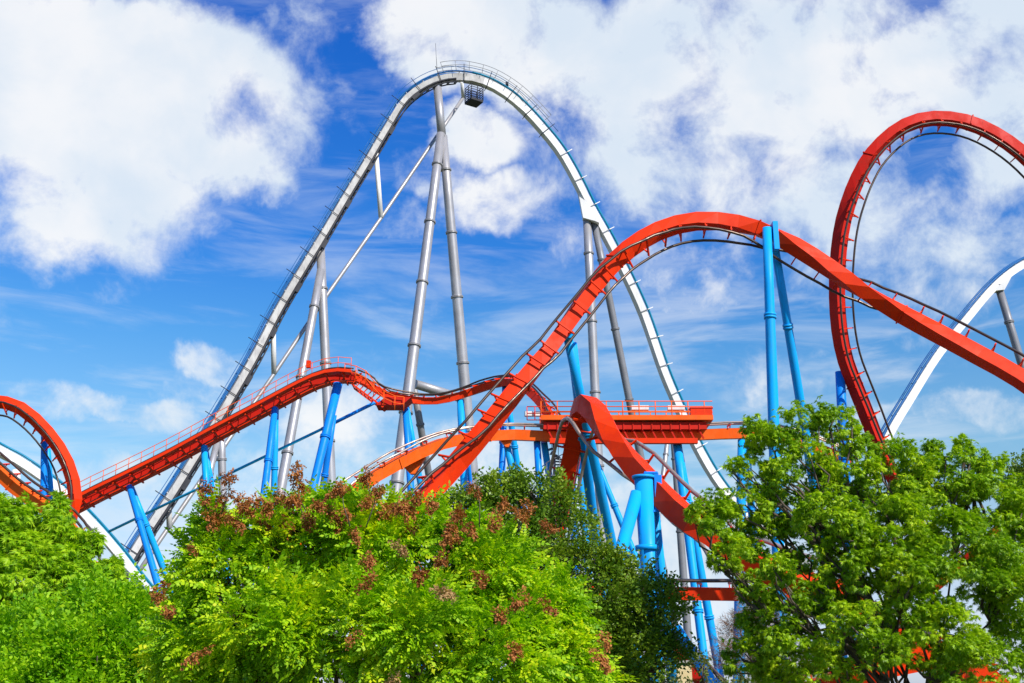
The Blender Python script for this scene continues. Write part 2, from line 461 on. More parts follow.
# ------------------------------------------------------------------ THE SILVER AND WHITE HYPERCOASTER
WM = (M['white'], M['railblue'], M['white'])
nl = (-.80, .55, .48); nt_ = (-.15, .95, .2); nr = (.80, .55, -.30)
lift_cps = [(45, 700, 97, nl), (90, 625, 100, nl), (119, 578, 101, nl), (140, 543, 103, nl), (175, 490, 105, nl), (218, 420, 107, nl), (253, 360, 109, nl),
            (276, 315, 111, nl), (300, 274, 112, nl), (323, 236, 113.5, nl), (343, 202, 115, nl), (366, 164, 117, nl), (386, 130, 118.5, nl),
            (405, 101, 119.5, (-.6, .75, .2)), (424, 86.5, 120, (-.35, .9, .2)), (439, 80, 120.5, (-.15, .95, .2)), (455, 77.5, 121, (0, 1, .2)),
            (470, 79, 121.5, (.15, 1, -.05)), (485, 83, 122, (.3, .95, -.05)), (499, 90, 122.5, (.5, .85, -.05)), (512, 99, 123, (.65, .75, -.05)),
            (525, 111, 123.5, nr), (538, 125, 124, nr), (560, 152, 125, nr), (577, 182, 126, nr), (590, 208, 127, nr), (607, 238, 128, nr), (621, 266, 129, nr),
            (634, 293, 130, nr), (645, 319, 131, nr), (664, 374, 132, nr), (676, 402, 133, nr), (696, 446, 134, nr), (722, 489, 135, nr), (760, 530, 136, nr), (815, 570, 137, (.6, .8, .2))]
tH, frH = make_track('towering pale steel hypercoaster hill with blue rails, tallest ride in the view', lift_cps, WM, rail2=M['teal'], spine2=M['liftgrey'], w=.86, h=.86, off=.68, gauge=.86, rail=.11, tie=2.2, facet=3,
                     group='white hypercoaster track', cat='roller coaster', straps=0, step=.5, tiemax=95, shape='box', name='hypercoaster_track')
# lift side furniture: stanchions with a safety cable, catwalk on the underside
iP = min(range(len(frH)), key=lambda i: -frH[i][0].z)       # crest index
cable = []
stan = MB(); stan.tube([Vector((-.2, 0, -.55)), Vector((.9, 0, 1.55))], .055, 6); stan.bar(Vector((.62, 0, -.55)), Vector((.62, 0, .55)), .09, .09)
so = stan.build('stanchion', M['dark']); sme = so.data; bpy.data.objects.remove(so)
i = 4
while i < iP + 26:
    p, tt, n, b_ = frH[i]
    mm = MB()
    e0 = p - n * .62 + b_ * .55; e1 = p + n * 1.55 + b_ * .55
    mm.tube([e0, e1], .042, 6); mm.tube([e0, e0 - b_ * 1.2], .045, 6)
    mm.build('stanchion', M['dark'], tH)
    i += 6
mb = MB(); mb.tube([f[0] + f[2] * 1.15 + f[3] * .66 for f in frH[4:iP + 26:2]], .035, 6); mb.build('safety_cable', M['railblue'], tH)
mb = MB()
for s in (-.52, .52): mb.tube([f[0] - f[2] * .62 + f[3] * s for f in frH[4:iP - 2:2]], .08, 6)
for f in frH[4:iP - 2:2]: mb.bar(f[0] - f[2] * .62 - f[3] * .6, f[0] - f[2] * .62 + f[3] * .6, .30, .08, f[2])
mb.build('catwalk', M['dark'], tH)
mb = MB(); mb.tube([f[0] - f[2] * .30 + f[3] * .52 for f in frH[4:iP - 2:2]], .13, 8); mb.build('dark_strip', M['dark'], tH)  # dark strip added to darken the lower half of the lift side
mb = MB()
for k in range(8, iP - 6, 12):
    p, tt, n, b_ = frH[k]; mm = MB(); rot = Matrix((b_, tt, n)).transposed(); mm.box(p - n * .52 + b_ * .38, .6, 1.1, .38, rot); mm.build('roller_box', M['dark'], tH)
# crest handrail
crest = frH[iP - 6:iP + 22]
mb = MB()
for hh in (1.25, 1.75):
    mb.tube([f[0] + f[2] * hh + f[3] * .95 for f in crest], .035, 6)
    mb.tube([f[0] + f[2] * hh - f[3] * .95 for f in crest], .035, 6)
for f in crest[::3]:
    for s in (-.95, .95): mb.tube([f[0] + f[2] * .6 + f[3] * s, f[0] + f[2] * 1.75 + f[3] * s], .03, 6)
mb.build('handrail', M['grey'], tH)
# spikes (bolt plates) on the outer side of the descent
for k in range(iP + 30, len(frH) - 4, 7):
    p, tt, n, b_ = frH[k]; mm = MB(); mm.bar(p + n * .5 + b_ * .62, p + n * 1.25 + b_ * .62, .10, .10, tt); mm.build('bracket', M['white'], tH); mm = MB(); mm.bar(p + n * -.45 + b_ * .54, p + n * .75 + b_ * .54, .05, .1, tt); mm.build('joint_flange', M['grey'], tH)
mb = MB(); q = at(437, 70, 120.5); mb.tube([q, q + Vector((-.25, 0, 3.6))], .035, 5); mb.build('lightning_rod', M['grey'], tH)
mb = MB(); q = at(507, 84, 122.5); mb.box(q, .35, .35, .45); mb.build('floodlight', M['dark'], tH)

# supports of the big hill
support('steel_support', 'tall grey steel A-frame under the crest of the highest hill', [
    ((437.5, 87, 120.5), (441.5, 136, 120.2), .45, .46), ((441, 134, 120.2), (396, 490, 115), .50, .64), ((443, 136, 120.4), (473, 480, 124), .50, .66),
    ((414, 388, 122), (430, 482, 127), .38, .44, M['grey'])][1:], M['silver'], 'steel support', 'grey steel supports of the hypercoaster', ring=7.6,
    bars=[((437.5, 88, 120.5), (442, 138, 120.3), .50), ((415, 384, 119), (467, 400, 123.6), .50)])
support('steel_support', 'two legged grey support halfway down the lift, its legs crossing near the top', [
    ((320.5, 249, 113.4), (331.5, 495, 113), .46, .52), ((321, 270, 113), (281, 488, 108), .42, .50)], M['silver'], 'steel support', 'grey steel supports of the hypercoaster', ring=8.2)
support('steel_support', 'short grey lift support rising behind the red lift hill at left', [
    ((221, 420, 107), (223, 507, 107), .36, .40), ((218, 438, 107), (196, 530, 104), .30, .36)], M['silver'], 'steel support', 'grey steel supports of the hypercoaster', ring=7)
support('steel_support', 'pair of grey columns holding the steep white drop right of centre', [
    ((587, 217, 127), (602, 540, 127), .50, .54), ((594, 222, 127.2), (664, 575, 134), .42, .46, M['grey'])], M['silver'], 'steel support', 'grey steel supports of the hypercoaster', ring=8.5)
support('steel_support', 'slim grey support at the foot of the white drop beneath the red platform', [
    ((670, 420, 133), (656, 535, 129), .26, .34), ((672, 420, 133), (688, 638, 133), .34, .46, M['grey'])], M['silver'], 'steel support', 'grey steel supports of the hypercoaster', ring=8.5)
t = thing('support_head', 'white flared bracket where the pair of grey columns meets the steep white drop', 'bracket', at(588, 212, 127))
mb = MB()
tri = [at(576, 182, 126.6), at(599, 224, 126.6), at(594, 222, 126.6), at(583, 219, 126.6)]
mb.quadstrip([[p + Vector((0, -.42, 0)) for p in tri], [p + Vector((0, .6, 0)) for p in tri]]); mb.build('plate', M['white'], t)
# inclined lower chord truss
t = thing('lift_brace', 'thin grey inclined strut running parallel below the lift, tied by short white posts', 'brace', at(180, 511, 108))
mb = MB(); mb.tube([at(*p) for p in ((463, 98, 122.5), (437, 136, 122), (381, 218, 118), (326, 296.5, 114), (274, 374, 112), (225, 445, 109), (160, 540, 105), (120, 600, 103))], .21, 10); mb.build('chord', M['silver'], t)
for a, b2, r in (((462, 82, 121), (463, 98, 122.5), .2), ((376, 153, 118), (381, 218, 118), .27), ((273, 323, 111), (274, 374, 112), .27), ((168.5, 493, 105), (169.5, 528, 105.3), .27)):
    mb = MB(); mb.tube([at(*a), at(*b2)], r, 10); mb.build('post', M['white'], t)
# maintenance cage under the crest
q = at(474, 95, 120.3)
t = thing('maintenance_cage', 'black mesh maintenance cage hanging below the crest of the white hill', 'cage', q)
rot = Matrix.Rotation(R(32), 3, 'Z')
mb = MB(); mb.box(q + Vector((0, 0, -.95)), 1.6, 1.6, .3, rot); mb.build('floor', M['dark'], t)
mb = MB()
for sx in (-.78, 0, .78):
    for sy in (-.78, 0, .78):
        if sx == 0 and sy == 0: continue
        a = q + rot @ Vector((sx, sy, -.9)); mb.tube([a, a + Vector((0, 0, 1.9))], .05, 5)
for z in (-.6, -.3, 0, .3, .6, .95):
    cs = [q + rot @ Vector((x, y, z)) for x, y in ((-.78, -.78), (.78, -.78), (.78, .78), (-.78, .78), (-.78, -.78))]
    for k in range(4): mb.tube([cs[k], cs[k + 1]], .04, 5)
mb.build('cage_frame', M['dark'], t)

# ------------------------------------------------------------------ white tracks at the sides
WB = (M['white'], M['teal'], M['white'])
up = (0, 1, .1)
make_track('white hypercoaster track with blue rails rising at the right edge', [(868, 480, 86, (-.75, .6, .2)), (886, 438, 87, (-.75, .6, .2)), (911, 396, 88, (-.75, .6, .2)), (936, 356, 89, (-.7, .65, .2)),
    (964, 321, 90, (-.65, .7, .2)), (989, 291, 91, (-.6, .75, .2)), (1009, 273, 92, (-.45, .85, .2)), (1030, 261, 93, (-.3, .9, .2)), (1060, 252, 94, (0, 1, .2)), (1100, 262, 95, (.2, 1, .2))],
    (M['white'], M['railblue'], M['white']), w=.66, h=.62, off=.46, gauge=.70, rail=.09, tie=1.8, facet=3, group='white hypercoaster track', shape='box', name='hypercoaster_track')
support('steel_support', 'dark grey leaning support under the white track at the right edge', [((998, 285, 91.3), (1021, 362, 91.5), .32, .36)], M['grey'], 'steel support', 'grey steel supports of the hypercoaster', ring=6)
t = thing('support_head', 'white triangular bracket joining the right hand white track to its leaning column', 'bracket', at(998, 290, 91.3))
mb = MB()
tri = [at(984, 296, 91.2), at(1010, 278, 91.2), at(1003, 291, 91.2), at(993, 292, 91.2)]
mb.quadstrip([[p + Vector((0, -.35, 0)) for p in tri], [p + Vector((0, .35, 0)) for p in tri]]); mb.build('plate', M['white'], t)
make_track('white track with teal rails dropping behind the left trees', [(-60, 430, 84, (.1, 1, -.35)), (-20, 441, 84, (.2, 1, -.35)), (2, 453, 84, (.35, .95, -.35)), (18, 461, 84.5, (.45, .9, -.35)), (36, 473, 85, (.5, .85, -.35)), (57, 488, 85.5, (.55, .8, -.35)),
    (76, 507, 86, (.6, .75, -.35)), (96, 528, 87, (.6, .75, -.35)), (120, 556, 88, (.6, .75, -.35)), (143, 586, 89, (.6, .75, -.35)), (170, 615, 90, (.6, .75, -.35)), (215, 650, 91, (.5, .8, -.35))],
    WB, w=.66, h=.62, off=.46, gauge=.70, rail=.09, tie=1.6, facet=3, group='white hypercoaster track', shape='box', name='hypercoaster_track')
support('steel_support', 'white post under the left hand white track beside the small red loop', [((16, 470, 84.6), (17, 520, 84.6), .3, .34)], M['white'], 'steel support', 'grey steel supports of the hypercoaster', ring=6)

# ------------------------------------------------------------------ RED COASTER
RM = (M['red'], M['rail'], M['red'])
# foreground arch
make_track('big foreground red track arch sweeping from lower centre to the right edge', [
    (350, 570, 41, (-.8, .3, .5)), (385, 542, 42, (-.8, .3, .5)), (429, 494, 43, (-.75, .3, .6)), (452, 469, 43.5, (-.65, .25, .72)), (485, 430, 44, (-.45, -.05, .9)), (527, 377, 45, (-.28, -.2, .93)), (549, 350, 45.5, (-.1, -.3, .93)),
    (590, 292, 46, (.15, -.35, .9)), (613, 263, 46.3, (.25, -.55, .75)), (637, 243, 46.6, (.25, -.78, .6)), (663, 229, 47, (.15, -.95, .45)), (689, 222, 47, (.08, -.98, .3)), (716, 221, 47, (0, -1, .12)),
    (745, 225, 47, (0, -1, -.05)), (765, 231, 47, (0, -.9, -.3)), (798, 248, 47, (0, -.55, -.8)), (841, 276, 47, (.05, 0, -1)), (872, 297, 47, (.2, .5, -.85)), (903, 315, 47, (.3, .75, -.6)),
    (940, 334.5, 46.5, (.35, .85, -.4)), (980, 356, 46, (.35, .9, -.3)), (1013, 374, 45.5, (.35, .9, -.3)), (1045, 396, 45, (.35, .9, -.3)), (1090, 430, 44.5, (.35, .9, -.3)), (1160, 490, 43.5, (.35, .9, -.3)), (1230, 560, 42.5, (.35, .9, -.3))],
    RM, w=.60, h=.60, off=.70, gauge=1.0, rail=.06, tie=1.12, facet=3, straps=7.2)
support('track_support', 'pair of bright blue legs holding the foreground red arch just right of its top', [
    ((767, 228, 46.5), (773, 402, 46.5), .20, .255), ((773, 236, 47.2), (803, 418, 50), .175, .235)], M['cyan'], 'track support', 'blue supports of the red coaster', ring=7.4,
    head=((775, 237, 46.55), .22, .5, 1.3))
support('track_support', 'blue support meeting the rising red arch above the sharp red bend', [
    ((572, 344, 46.9), (595, 536, 54), .22, .24), ((568, 338, 46.6), (611, 539, 53), .20, .24)], M['cyan'], 'track support', 'blue supports of the red coaster', ring=8.5,
    head=((567, 336, 46.3), .5, .5, .3))
# the tall loop
make_track('tall dark red vertical loop at the right edge', [
    (930, 545, 66, (.6, .5, .6)), (905, 500, 65, (.55, .3, .75)), (888, 466, 64, (.5, .2, .8)), (875, 437, 63.5, (.45, .15, .85)), (866, 413, 63, (.45, .1, .88)), (856, 388, 62.5, (.45, .05, .88)), (846, 362, 62, (.45, 0, .88)), (840.5, 338, 61.6, (.48, 0, .87)),
    (837.5, 310, 61.2, (.5, 0, .86)), (837, 280, 60.8, (.52, 0, .85)), (839, 248, 60.4, (.55, -.1, .8)), (843, 222, 60.2, (.6, -.2, .75)), (850, 198, 60, (.62, -.35, .68)), (858, 178, 60, (.6, -.5, .6)), (869, 158, 60, (.55, -.65, .5)), (885, 140, 60, (.45, -.8, .4)),
    (904, 126, 60, (.3, -.9, .3)), (926, 119, 60, (.15, -.95, .22)), (951, 119, 60, (0, -1, .15)), (973, 124, 60, (-.2, -.95, .12)), (998, 136, 60, (-.4, -.85, .1)), (1024, 155, 60, (-.6, -.75, .1)), (1050, 184, 60.5, (-.8, -.5, .1)), (1070, 225, 61, (-.95, -.2, .1)),
    (1080, 280, 61.5, (-1, 0, .1)), (1080, 340, 62, (-1, 0, .1)), (1070, 400, 63, (-1, .2, 0)), (1045, 460, 64, (-.9, .5, 0)), (1000, 530, 66, (-.6, .8, 0)), (930, 590, 68, (-.2, 1, 0))],
    (M['darkred'], M['rail'], M['red']), w=.64, h=.62, off=.70, gauge=.98, rail=.06, tie=1.3, facet=3, straps=7)
support('track_support', 'deep blue column beneath the tall loop above the right tree', [((840, 372, 62.6), (843, 430, 62.6), .27, .27)], M['blue'], 'track support', 'blue supports of the red coaster', ring=9)
# small left loop: upper arc and lower band
make_track('curved red loop arc entering at the left edge', [
    (-95, 440, 73, (.7, -.6, .3)), (-60, 412, 72, (.4, -.85, .3)), (-25, 401, 71, (.1, -.95, .3)), (0, 402, 70.5, (-.1, -.8, .6)), (15, 405, 70, (-.2, -.75, .65)), (29, 414, 70, (-.35, -.6, .7)), (42, 426, 70, (-.5, -.5, .75)), (55, 442, 70, (-.55, -.35, .78)), (65, 458, 70, (-.6, -.25, .8)),
    (71.5, 475, 70, (-.6, -.1, .8)), (75, 491, 70, (-.6, 0, .8)), (75, 508, 70, (-.6, .2, .7)), (68, 530, 70.5, (-.8, .5, .2)), (50, 550, 71, (-.5, .8, .1))],
    RM, w=.62, h=.55, off=.62, gauge=1.1, rail=.06, tie=.85, facet=4, straps=0)
make_track('orange red track band dipping behind the top of the left tree', [
    (-60, 430, 66, (.3, .8, .2)), (-25, 452, 66, (.35, .8, .2)), (0, 473, 66, (.42, .8, .25)), (19, 490, 66, (.45, .8, .25)), (38, 503, 66, (.4, .85, .25)), (57, 515, 66, (.4, .85, .25)), (72, 530, 66.5, (.6, .75, .2)), (82, 552, 67, (.8, .4, .2)), (86, 590, 67, (.9, .1, .2))],
    (M['orange'], M['rail'], M['red']), w=.66, h=.66, off=.68, gauge=1.1, rail=.075, tie=.85, facet=5, straps=4)
support('track_support', 'two close blue legs standing inside the small loop at left', [((44.5, 431, 70.8), (43.5, 520, 70.8), .20, .24, M['blue']), ((46.5, 436, 71.2), (52, 520, 72), .20, .24)], M['cyan'], 'track support', 'blue supports of the red coaster', ring=6.5)
# lift hill
U = (0, 1, .12)
LM = (M['darkred'], M['rail'], M['red'])
tL, frL = make_track('long straight red lift hill climbing from left behind the grey supports', [
    (40, 526, 77, U), (86, 500, 77, U), (130, 478.5, 77, U), (175, 456, 77, U), (219, 432, 77, U), (259, 411, 77, U), (296, 391, 77, U), (317, 381, 77, U), (336, 376, 77, U), (354, 377, 77, U)],
    LM, w=.50, h=.50, off=.50, gauge=1.2, rail=.06, tie=1.6, facet=6, tiemax=60, name='lift_hill_track', group='red coaster track')
def walkway(fr, t, side, lo, hi, z=.15, rail_h=.8, mat=None, deck=True, matr=None, y=1.25):
    mat = mat or M['red']; matr = matr or M['orange']
    mb = MB(); Z = Vector((0, 0, 1)); S = [f for f in fr[lo:hi:3]]
    bb = []
    for f in S:
        x = f[1].cross(Z).normalized(); bb.append(x)
    if deck:
        rings = [[f[0] + x * side * (y + a) + Z * (z + c) for a, c in ((-.38, -.22), (.38, -.22), (.38, 0), (-.38, 0))] for f, x in zip(S, bb)]
        mb.quadstrip(rings); mb.build('walkway', mat, t)
    mb = MB()
    for hh in (rail_h * .5, rail_h): mb.tube([f[0] + x * side * (y + .36) + Z * (z + hh) for f, x in zip(S, bb)], .024, 5)
    for f, x in list(zip(S, bb))[::1]:
        a = f[0] + x * side * (y + .36) + Z * z; mb.tube([a, a + Z * rail_h], .022, 5)
    mb.build('handrail', matr, t)
walkway(frL, tL, 1, 2, len(frL), z=.1)
walkway(frL, tL, -1, 2, len(frL), z=.1)
mb = MB()
for k in range(3, len(frL), 4):
    f = frL[k]; x = f[1].cross(Vector((0, 0, 1))).normalized(); mb.bar(f[0] - x * 1.5 - f[2] * .2, f[0] + x * 1.5 - f[2] * .2, .10, .14, f[2])
mb.build('walkway_bracket', M['red'], tL)
mb = MB(); f = frL[-12]; mb.box(f[0] + Vector((0, 0, 1.5)), .3, .3, .5); mb.build('signal_lamp', M['red'], tL)
# first hump after the lift, to the platform
make_track('thin red track running from the lift crest over a low hump to the platform', [
    (354, 377, 77.2, U), (362, 380, 77.5, U), (372, 387, 78, U), (386, 395, 78, U), (404, 399, 78.5, U), (425, 401, 79, (0, 1, .2)), (443, 400, 79, (-.1, 1, .2)), (471, 392, 79, (-.2, 1, .2)), (488, 386, 78, (-.1, 1, .2)), (504, 382.5, 77, (0, 1, .25)),
    (520, 385, 75, (.35, .9, .25)), (534, 396, 73, (.6, .75, .3)), (545, 408, 71, (.55, .75, .35)), (551, 420, 69.5, (.4, .9, .2)), (560, 428, 68.5, (0, 1, .2))],
    (M['red'], M['rail'], M['red']), w=.50, h=.50, off=.45, gauge=1.0, rail=.065, tie=1.0, facet=3)
# hanging platform under the drop at the lift crest
t = thing('crest_platform', 'red truss stair and hanging box platform where the red lift turns down', 'platform', at(393, 405, 77.5))
mb = MB(); a = at(352, 384, 76.6); b2 = at(383, 407, 76.6)
for o_ in (Vector((0, 0, 0)), Vector((.5, 0, .55))):
    for y_ in (0, 1.2): mb.bar(a + o_ + Vector((0, y_, 0)), b2 + o_ + Vector((0, y_, 0)), .09, .12)
for k in range(9):
    p = a.lerp(b2, k / 8); mb.bar(p, p + Vector((.5, 0, .55)), .06, .06); mb.bar(p + Vector((0, 1.2, 0)), p + Vector((.5, 1.2, .55)), .06, .06); mb.bar(p, p + Vector((0, 1.2, 0)), .06, .06)
mb.build('truss_stair', M['red'], t)
mb = MB(); c0 = at(393, 403.5, 77.2); vs = [(-1.1, -.28), (.7, -.28), (1.3, .28), (-.5, .28)]
mb.quadstrip([[c0 + Vector((x, -.7, z)) for x, z in vs], [c0 + Vector((x, .9, z)) for x, z in vs]]); mb.build('platform_box', M['darkred'], t)
mb = MB()
hp = [at(*p) for p in ((345, 364, 76.3), (356, 366, 76.3), (366, 371, 76.3), (374, 381, 76.3), (384, 391, 76.3), (395, 396, 76.3), (404, 397, 76.3))]
mb.tube(hp, .032, 5); mb.tube([p - Vector((0, 0, .5)) for p in hp], .032, 5)
for p in hp: mb.tube([p, p - Vector((0, 0, 1.0))], .03, 5)
mb.build('handrail', M['orange'], t)
# lower orange track
make_track('orange red track curving up from the flowering tree to the platform', [
    (270, 560, 60, (.1, 1, .25)), (310, 528, 61, (.1, 1, .25)), (346, 497, 62, (.05, 1, .25)), (362, 485, 62.5, (0, 1, .25)), (388, 468.5, 63, (-.05, 1, .25)), (413, 455.5, 64, (-.05, 1, .25)), (435, 446, 64.5, (-.05, 1, .25)), (457, 440, 65, (0, 1, .25)), (485, 436, 65.5, (0, 1, .2)),
    (516, 435, 66, U), (548, 436.5, 66, U), (600, 438, 66, U), (650, 437, 66, U), (700, 435, 66, U), (737, 433.5, 66, U), (760, 434, 66, U), (800, 442, 66, (.1, 1, .2)), (850, 462, 66, (.1, 1, .2))],
    (M['orange'], M['pale_rail'], M['red']), w=.66, h=.60, off=.62, gauge=1.0, rail=.06, tie=1.5, facet=5, straps=6)
for k, (px, py) in enumerate(((411, 463), (506, 441))):
    t = thing('track_gusset', ('large triangular orange gusset under the lower curved track at left', 'small triangular orange gusset under the lower track beside the platform')[k], 'gusset', at(px, py, 64.6 + k))
    mb = MB(); c0 = at(px, py, 64.6 + k * 1.4); s_ = 1.0 if k == 0 else .6
    vs = [(-.9 * s_, .25), (0, -.65 * s_), (.25 * s_, -.65 * s_), (.85 * s_, .3)]
    mb.quadstrip([[c0 + Vector((x, -.2, z)) for x, z in vs], [c0 + Vector((x, .2, z)) for x, z in vs]]); mb.build('plate', M['orange'], t)

# platform (brake run)
L0 = at(541, 418, 65.0); R0 = at(713, 418, 65.0); zt = L0.z
t = thing('brake_platform', 'long red brake platform with railings above the tree tops in the centre', 'platform', at(627, 440, 66))
xl, xr = L0.x, R0.x
mb = MB(); mb.box(((xl + xr) / 2, 66.2, zt + .02), xr - xl, 2.6, .28); mb.build('deck', M['orange'], t)
mb = MB()
mb.box(((xl + xr) / 2 - .1, 65.25, zt - .42), xr - xl - .5, .22, .42); mb.box(((xl + xr) / 2 - .1, 67.1, zt - .42), xr - xl - .5, .22, .42)
mb.build('beam', M['darkred'], t)
mb = MB(); n_ = 16
for k in range(n_ + 1):
    x = xl + .4 + (xr - xl - 1.2) * k / n_
    mb.bar((x, 65.2, zt - .62), (x, 67.2, zt - .62), .10, .16)
    mb.bar((x, 65.3, zt - .62), (x + .25, 65.3, zt - 1.15), .09, .09)
    mb.box((x, 65.12, zt - .45), .06, .06, .46)
mb.build('cross_beams', M['darkred'], t)
mb = MB(); mb.box(((xl + xr) / 2 - .2, 65.4, zt - 1.28), xr - xl - 1.4, .35, .30); mb.build('beam', M['red'], t)
mb = MB(); mb.box((xr - .65, 65.2, zt + .28), 1.25, .5, .55); mb.box((xr - .65, 65.2, zt + .6), 1.35, .56, .06); mb.build('end_cabinet', M['red'], t)
for y_ in (64.98, 67.45):
    mb = MB()
    for hh in (.35, .68, 1.0): mb.tube([(xl, y_, zt + hh), (xr, y_, zt + hh)], .03, 5)
    k = 0
    while xl + k * .95 < xr + .1: mb.tube([(xl + k * .95, y_, zt), (xl + k * .95, y_, zt + 1.0)], .034, 5); k += 1
    mb.build('handrail', M['orange'], t)
for px, py_ in ((640, 408), (676, 408), (533, 414)): mb = MB(); mb.box(at(px, py_, 65.6), 1.0, .3, .26); mb.build('brake_unit', M['white'], t)
mb = MB(); q0 = at(527, 420, 65.3)
for hh in (0, .4, .8): mb.tube([q0 + Vector((0, 0, hh)), q0 + Vector((1.4, 0, hh))], .03, 5)
for k in range(4): mb.tube([q0 + Vector((k * .46, 0, 0)), q0 + Vector((k * .46, 0, .8))], .03, 5)
mb.build('handrail', M['red'], t)
# spiral stair
q = at(554, 446, 66.8); ztop = q.z
t = thing('spiral_stair', 'narrow spiral staircase below the left end of the red platform', 'staircase', Vector((q.x, q.y, 0)))
mb = MB(); mb.tube([(q.x, q.y, 0), (q.x, q.y, ztop + .6)], .09, 8); mb.build('pole', M['grey'], t)
mb = MB(); k = 0; z = .2; hp = []
while z < ztop:
    a = k * R(24); d = Vector((math.cos(a), math.sin(a), 0)); c_ = Vector((q.x, q.y, z))
    mb.bar(c_ + d * .08, c_ + d * .95, .27, .05); hp.append(c_ + d * .93 + Vector((0, 0, .95))); mb.tube([c_ + d * .93, c_ + d * .93 + Vector((0, 0, .95))], .018, 4)
    z += .2; k += 1
mb.build('steps', M['grey'], t)
mb = MB(); mb.tube(hp, .03, 5); mb.build('handrail', M['grey'], t)

# sharp bend in the foreground
cps = [(556, 535, 53, (-.2, -.1, 1)), (560, 512, 52.5, (-.2, -.1, 1)), (564.5, 491, 52, (-.2, -.1, 1)), (569, 470, 51.5, (-.2, -.15, 1)), (573, 450, 51, (-.2, -.25, .95)), (576, 430, 50.2, (-.15, -.45, .85)), (579, 413, 49, (-.1, -.8, .6)), (586, 404, 47.6, (-.1, -.95, .1)),
       (596, 413, 46.6, (-.3, -.8, -.5)), (604, 427, 46, (-.1, -.2, -.9)), (618, 446, 45.2, (.15, .2, -.9)), (632.5, 464, 44.4, (.25, .35, -.85)), (645, 478, 43.7, (.25, .35, -.85)), (660.5, 494, 43, (.25, .35, -.85)), (678, 511, 42.3, (.25, .35, -.85)), (695, 524, 41.6, (.25, .35, -.85)),
       (722, 544, 40.8, (.1, .1, -1)), (760, 566, 40, (.2, .4, -.9)), (805, 586, 39.5, (.2, .6, -.8)), (860, 600, 39.5, (.1, .8, -.6))]
make_track('sharply bent orange red box track with wide rails in front of the platform', cps, (M['red'], M['pale_rail'], M['red']), w=.74, h=.74, off=.74, gauge=1.42, rail=.08, tie=1.35, facet=4, straps=0, step=.25)
t = thing('track_support', 'stout bright blue support with side brace and bolted plate holding the sharp bend', 'track support', Vector((at(650, 600, 43).x, 43, 0)), 'blue supports of the red coaster')
a, b2 = leg_pts(at(643.5, 476, 42.9), at(651, 600, 42.9))
mb = MB(); mb.tube([a, a - Vector((0, 0, .1))], .44, 20); mb.tube([a - Vector((0, 0, .1)), a.lerp(b2, .5), b2], [.36, .30, .30], 20); c_ = mb.build('column', M['cyan'], t)
q = at(647, 547, 42.9); mb = MB(); mb.tube([q + Vector((0, 0, .05)), q - Vector((0, 0, .12))], .44, 20); mb.build('flange', M['cyan'], c_)
a, b2 = leg_pts(at(637, 493, 42.8), at(617, 566, 42)); mb = MB(); mb.tube([a, b2], .24, 16); c2 = mb.build('brace', M['cyan'], t)
q = at(621, 553, 42.2); mb = MB(); d = (b2 - a).normalized(); mb.tube([q - d * .1, q + d * .1], .36, 18); mb.build('flange', M['cyan'], c2)
a, b2 = leg_pts(at(653, 500, 43.4), at(668, 640, 46)); mb = MB(); mb.tube([a, b2], .2, 14); mb.build('brace', M['cyan'], t)
mb = MB(); q = at(656, 493, 43.0); mb.box(q, .16, .62, 1.45); mb.box(q + Vector((-.2, 0, .72)), .5, .66, .08); mb.box(q + Vector((-.1, 0, -.72)), .36, .66, .08); mb.box(q + Vector((.06, -.2, 0)), .3, .05, 1.3); mb.build('bolted_plate', M['blue'], t)

# lower level tracks seen through the gaps
make_track('low level red track crossing the sky gap between dark tree and big right tree', [
    (560, 588, 56, U), (610, 590, 56, U), (660, 593, 56, U), (700, 594, 56, U), (740, 594, 56, U), (790, 598, 56, U), (840, 606, 56, (.1, 1, .2)), (895, 625, 56, (.2, 1, .2)), (935, 655, 57, (.2, 1, .2)), (950, 700, 58, (.2, 1, .2))],
    (M['red'], M['rail'], M['red']), w=.85, h=.60, off=.62, gauge=1.3, rail=.075, tie=1.25, facet=6)
make_track('red track slanting down at the bottom of the sky gap', [
    (640, 612, 61, (.5, .8, .2)), (671, 644, 61, (.5, .8, .2)), (699, 676, 61, (.5, .8, .2)), (735, 712, 61, (.4, .9, .2))],
    (M['darkred'], M['rail'], M['red']), w=.8, h=.8, off=.72, gauge=1.2, rail=.075, tie=1.3, facet=5)
make_track('bright red track helix glimpsed through the bottom of the big right tree', [
    (800, 700, 44, (0, 1, .3)), (840, 684, 43, (-.1, 1, .3)), (870, 666, 42, (-.1, 1, .3)), (900, 656, 42, (0, 1, .3)), (930, 655, 43, (.1, 1, .3)), (965, 668, 45, (.1, 1, .3)), (995, 690, 47, (.1, 1, .3))],
    (M['red'], M['rail'], M['red']), w=.95, h=.95, off=.85, gauge=1.2, rail=.08, tie=1.2, facet=4)

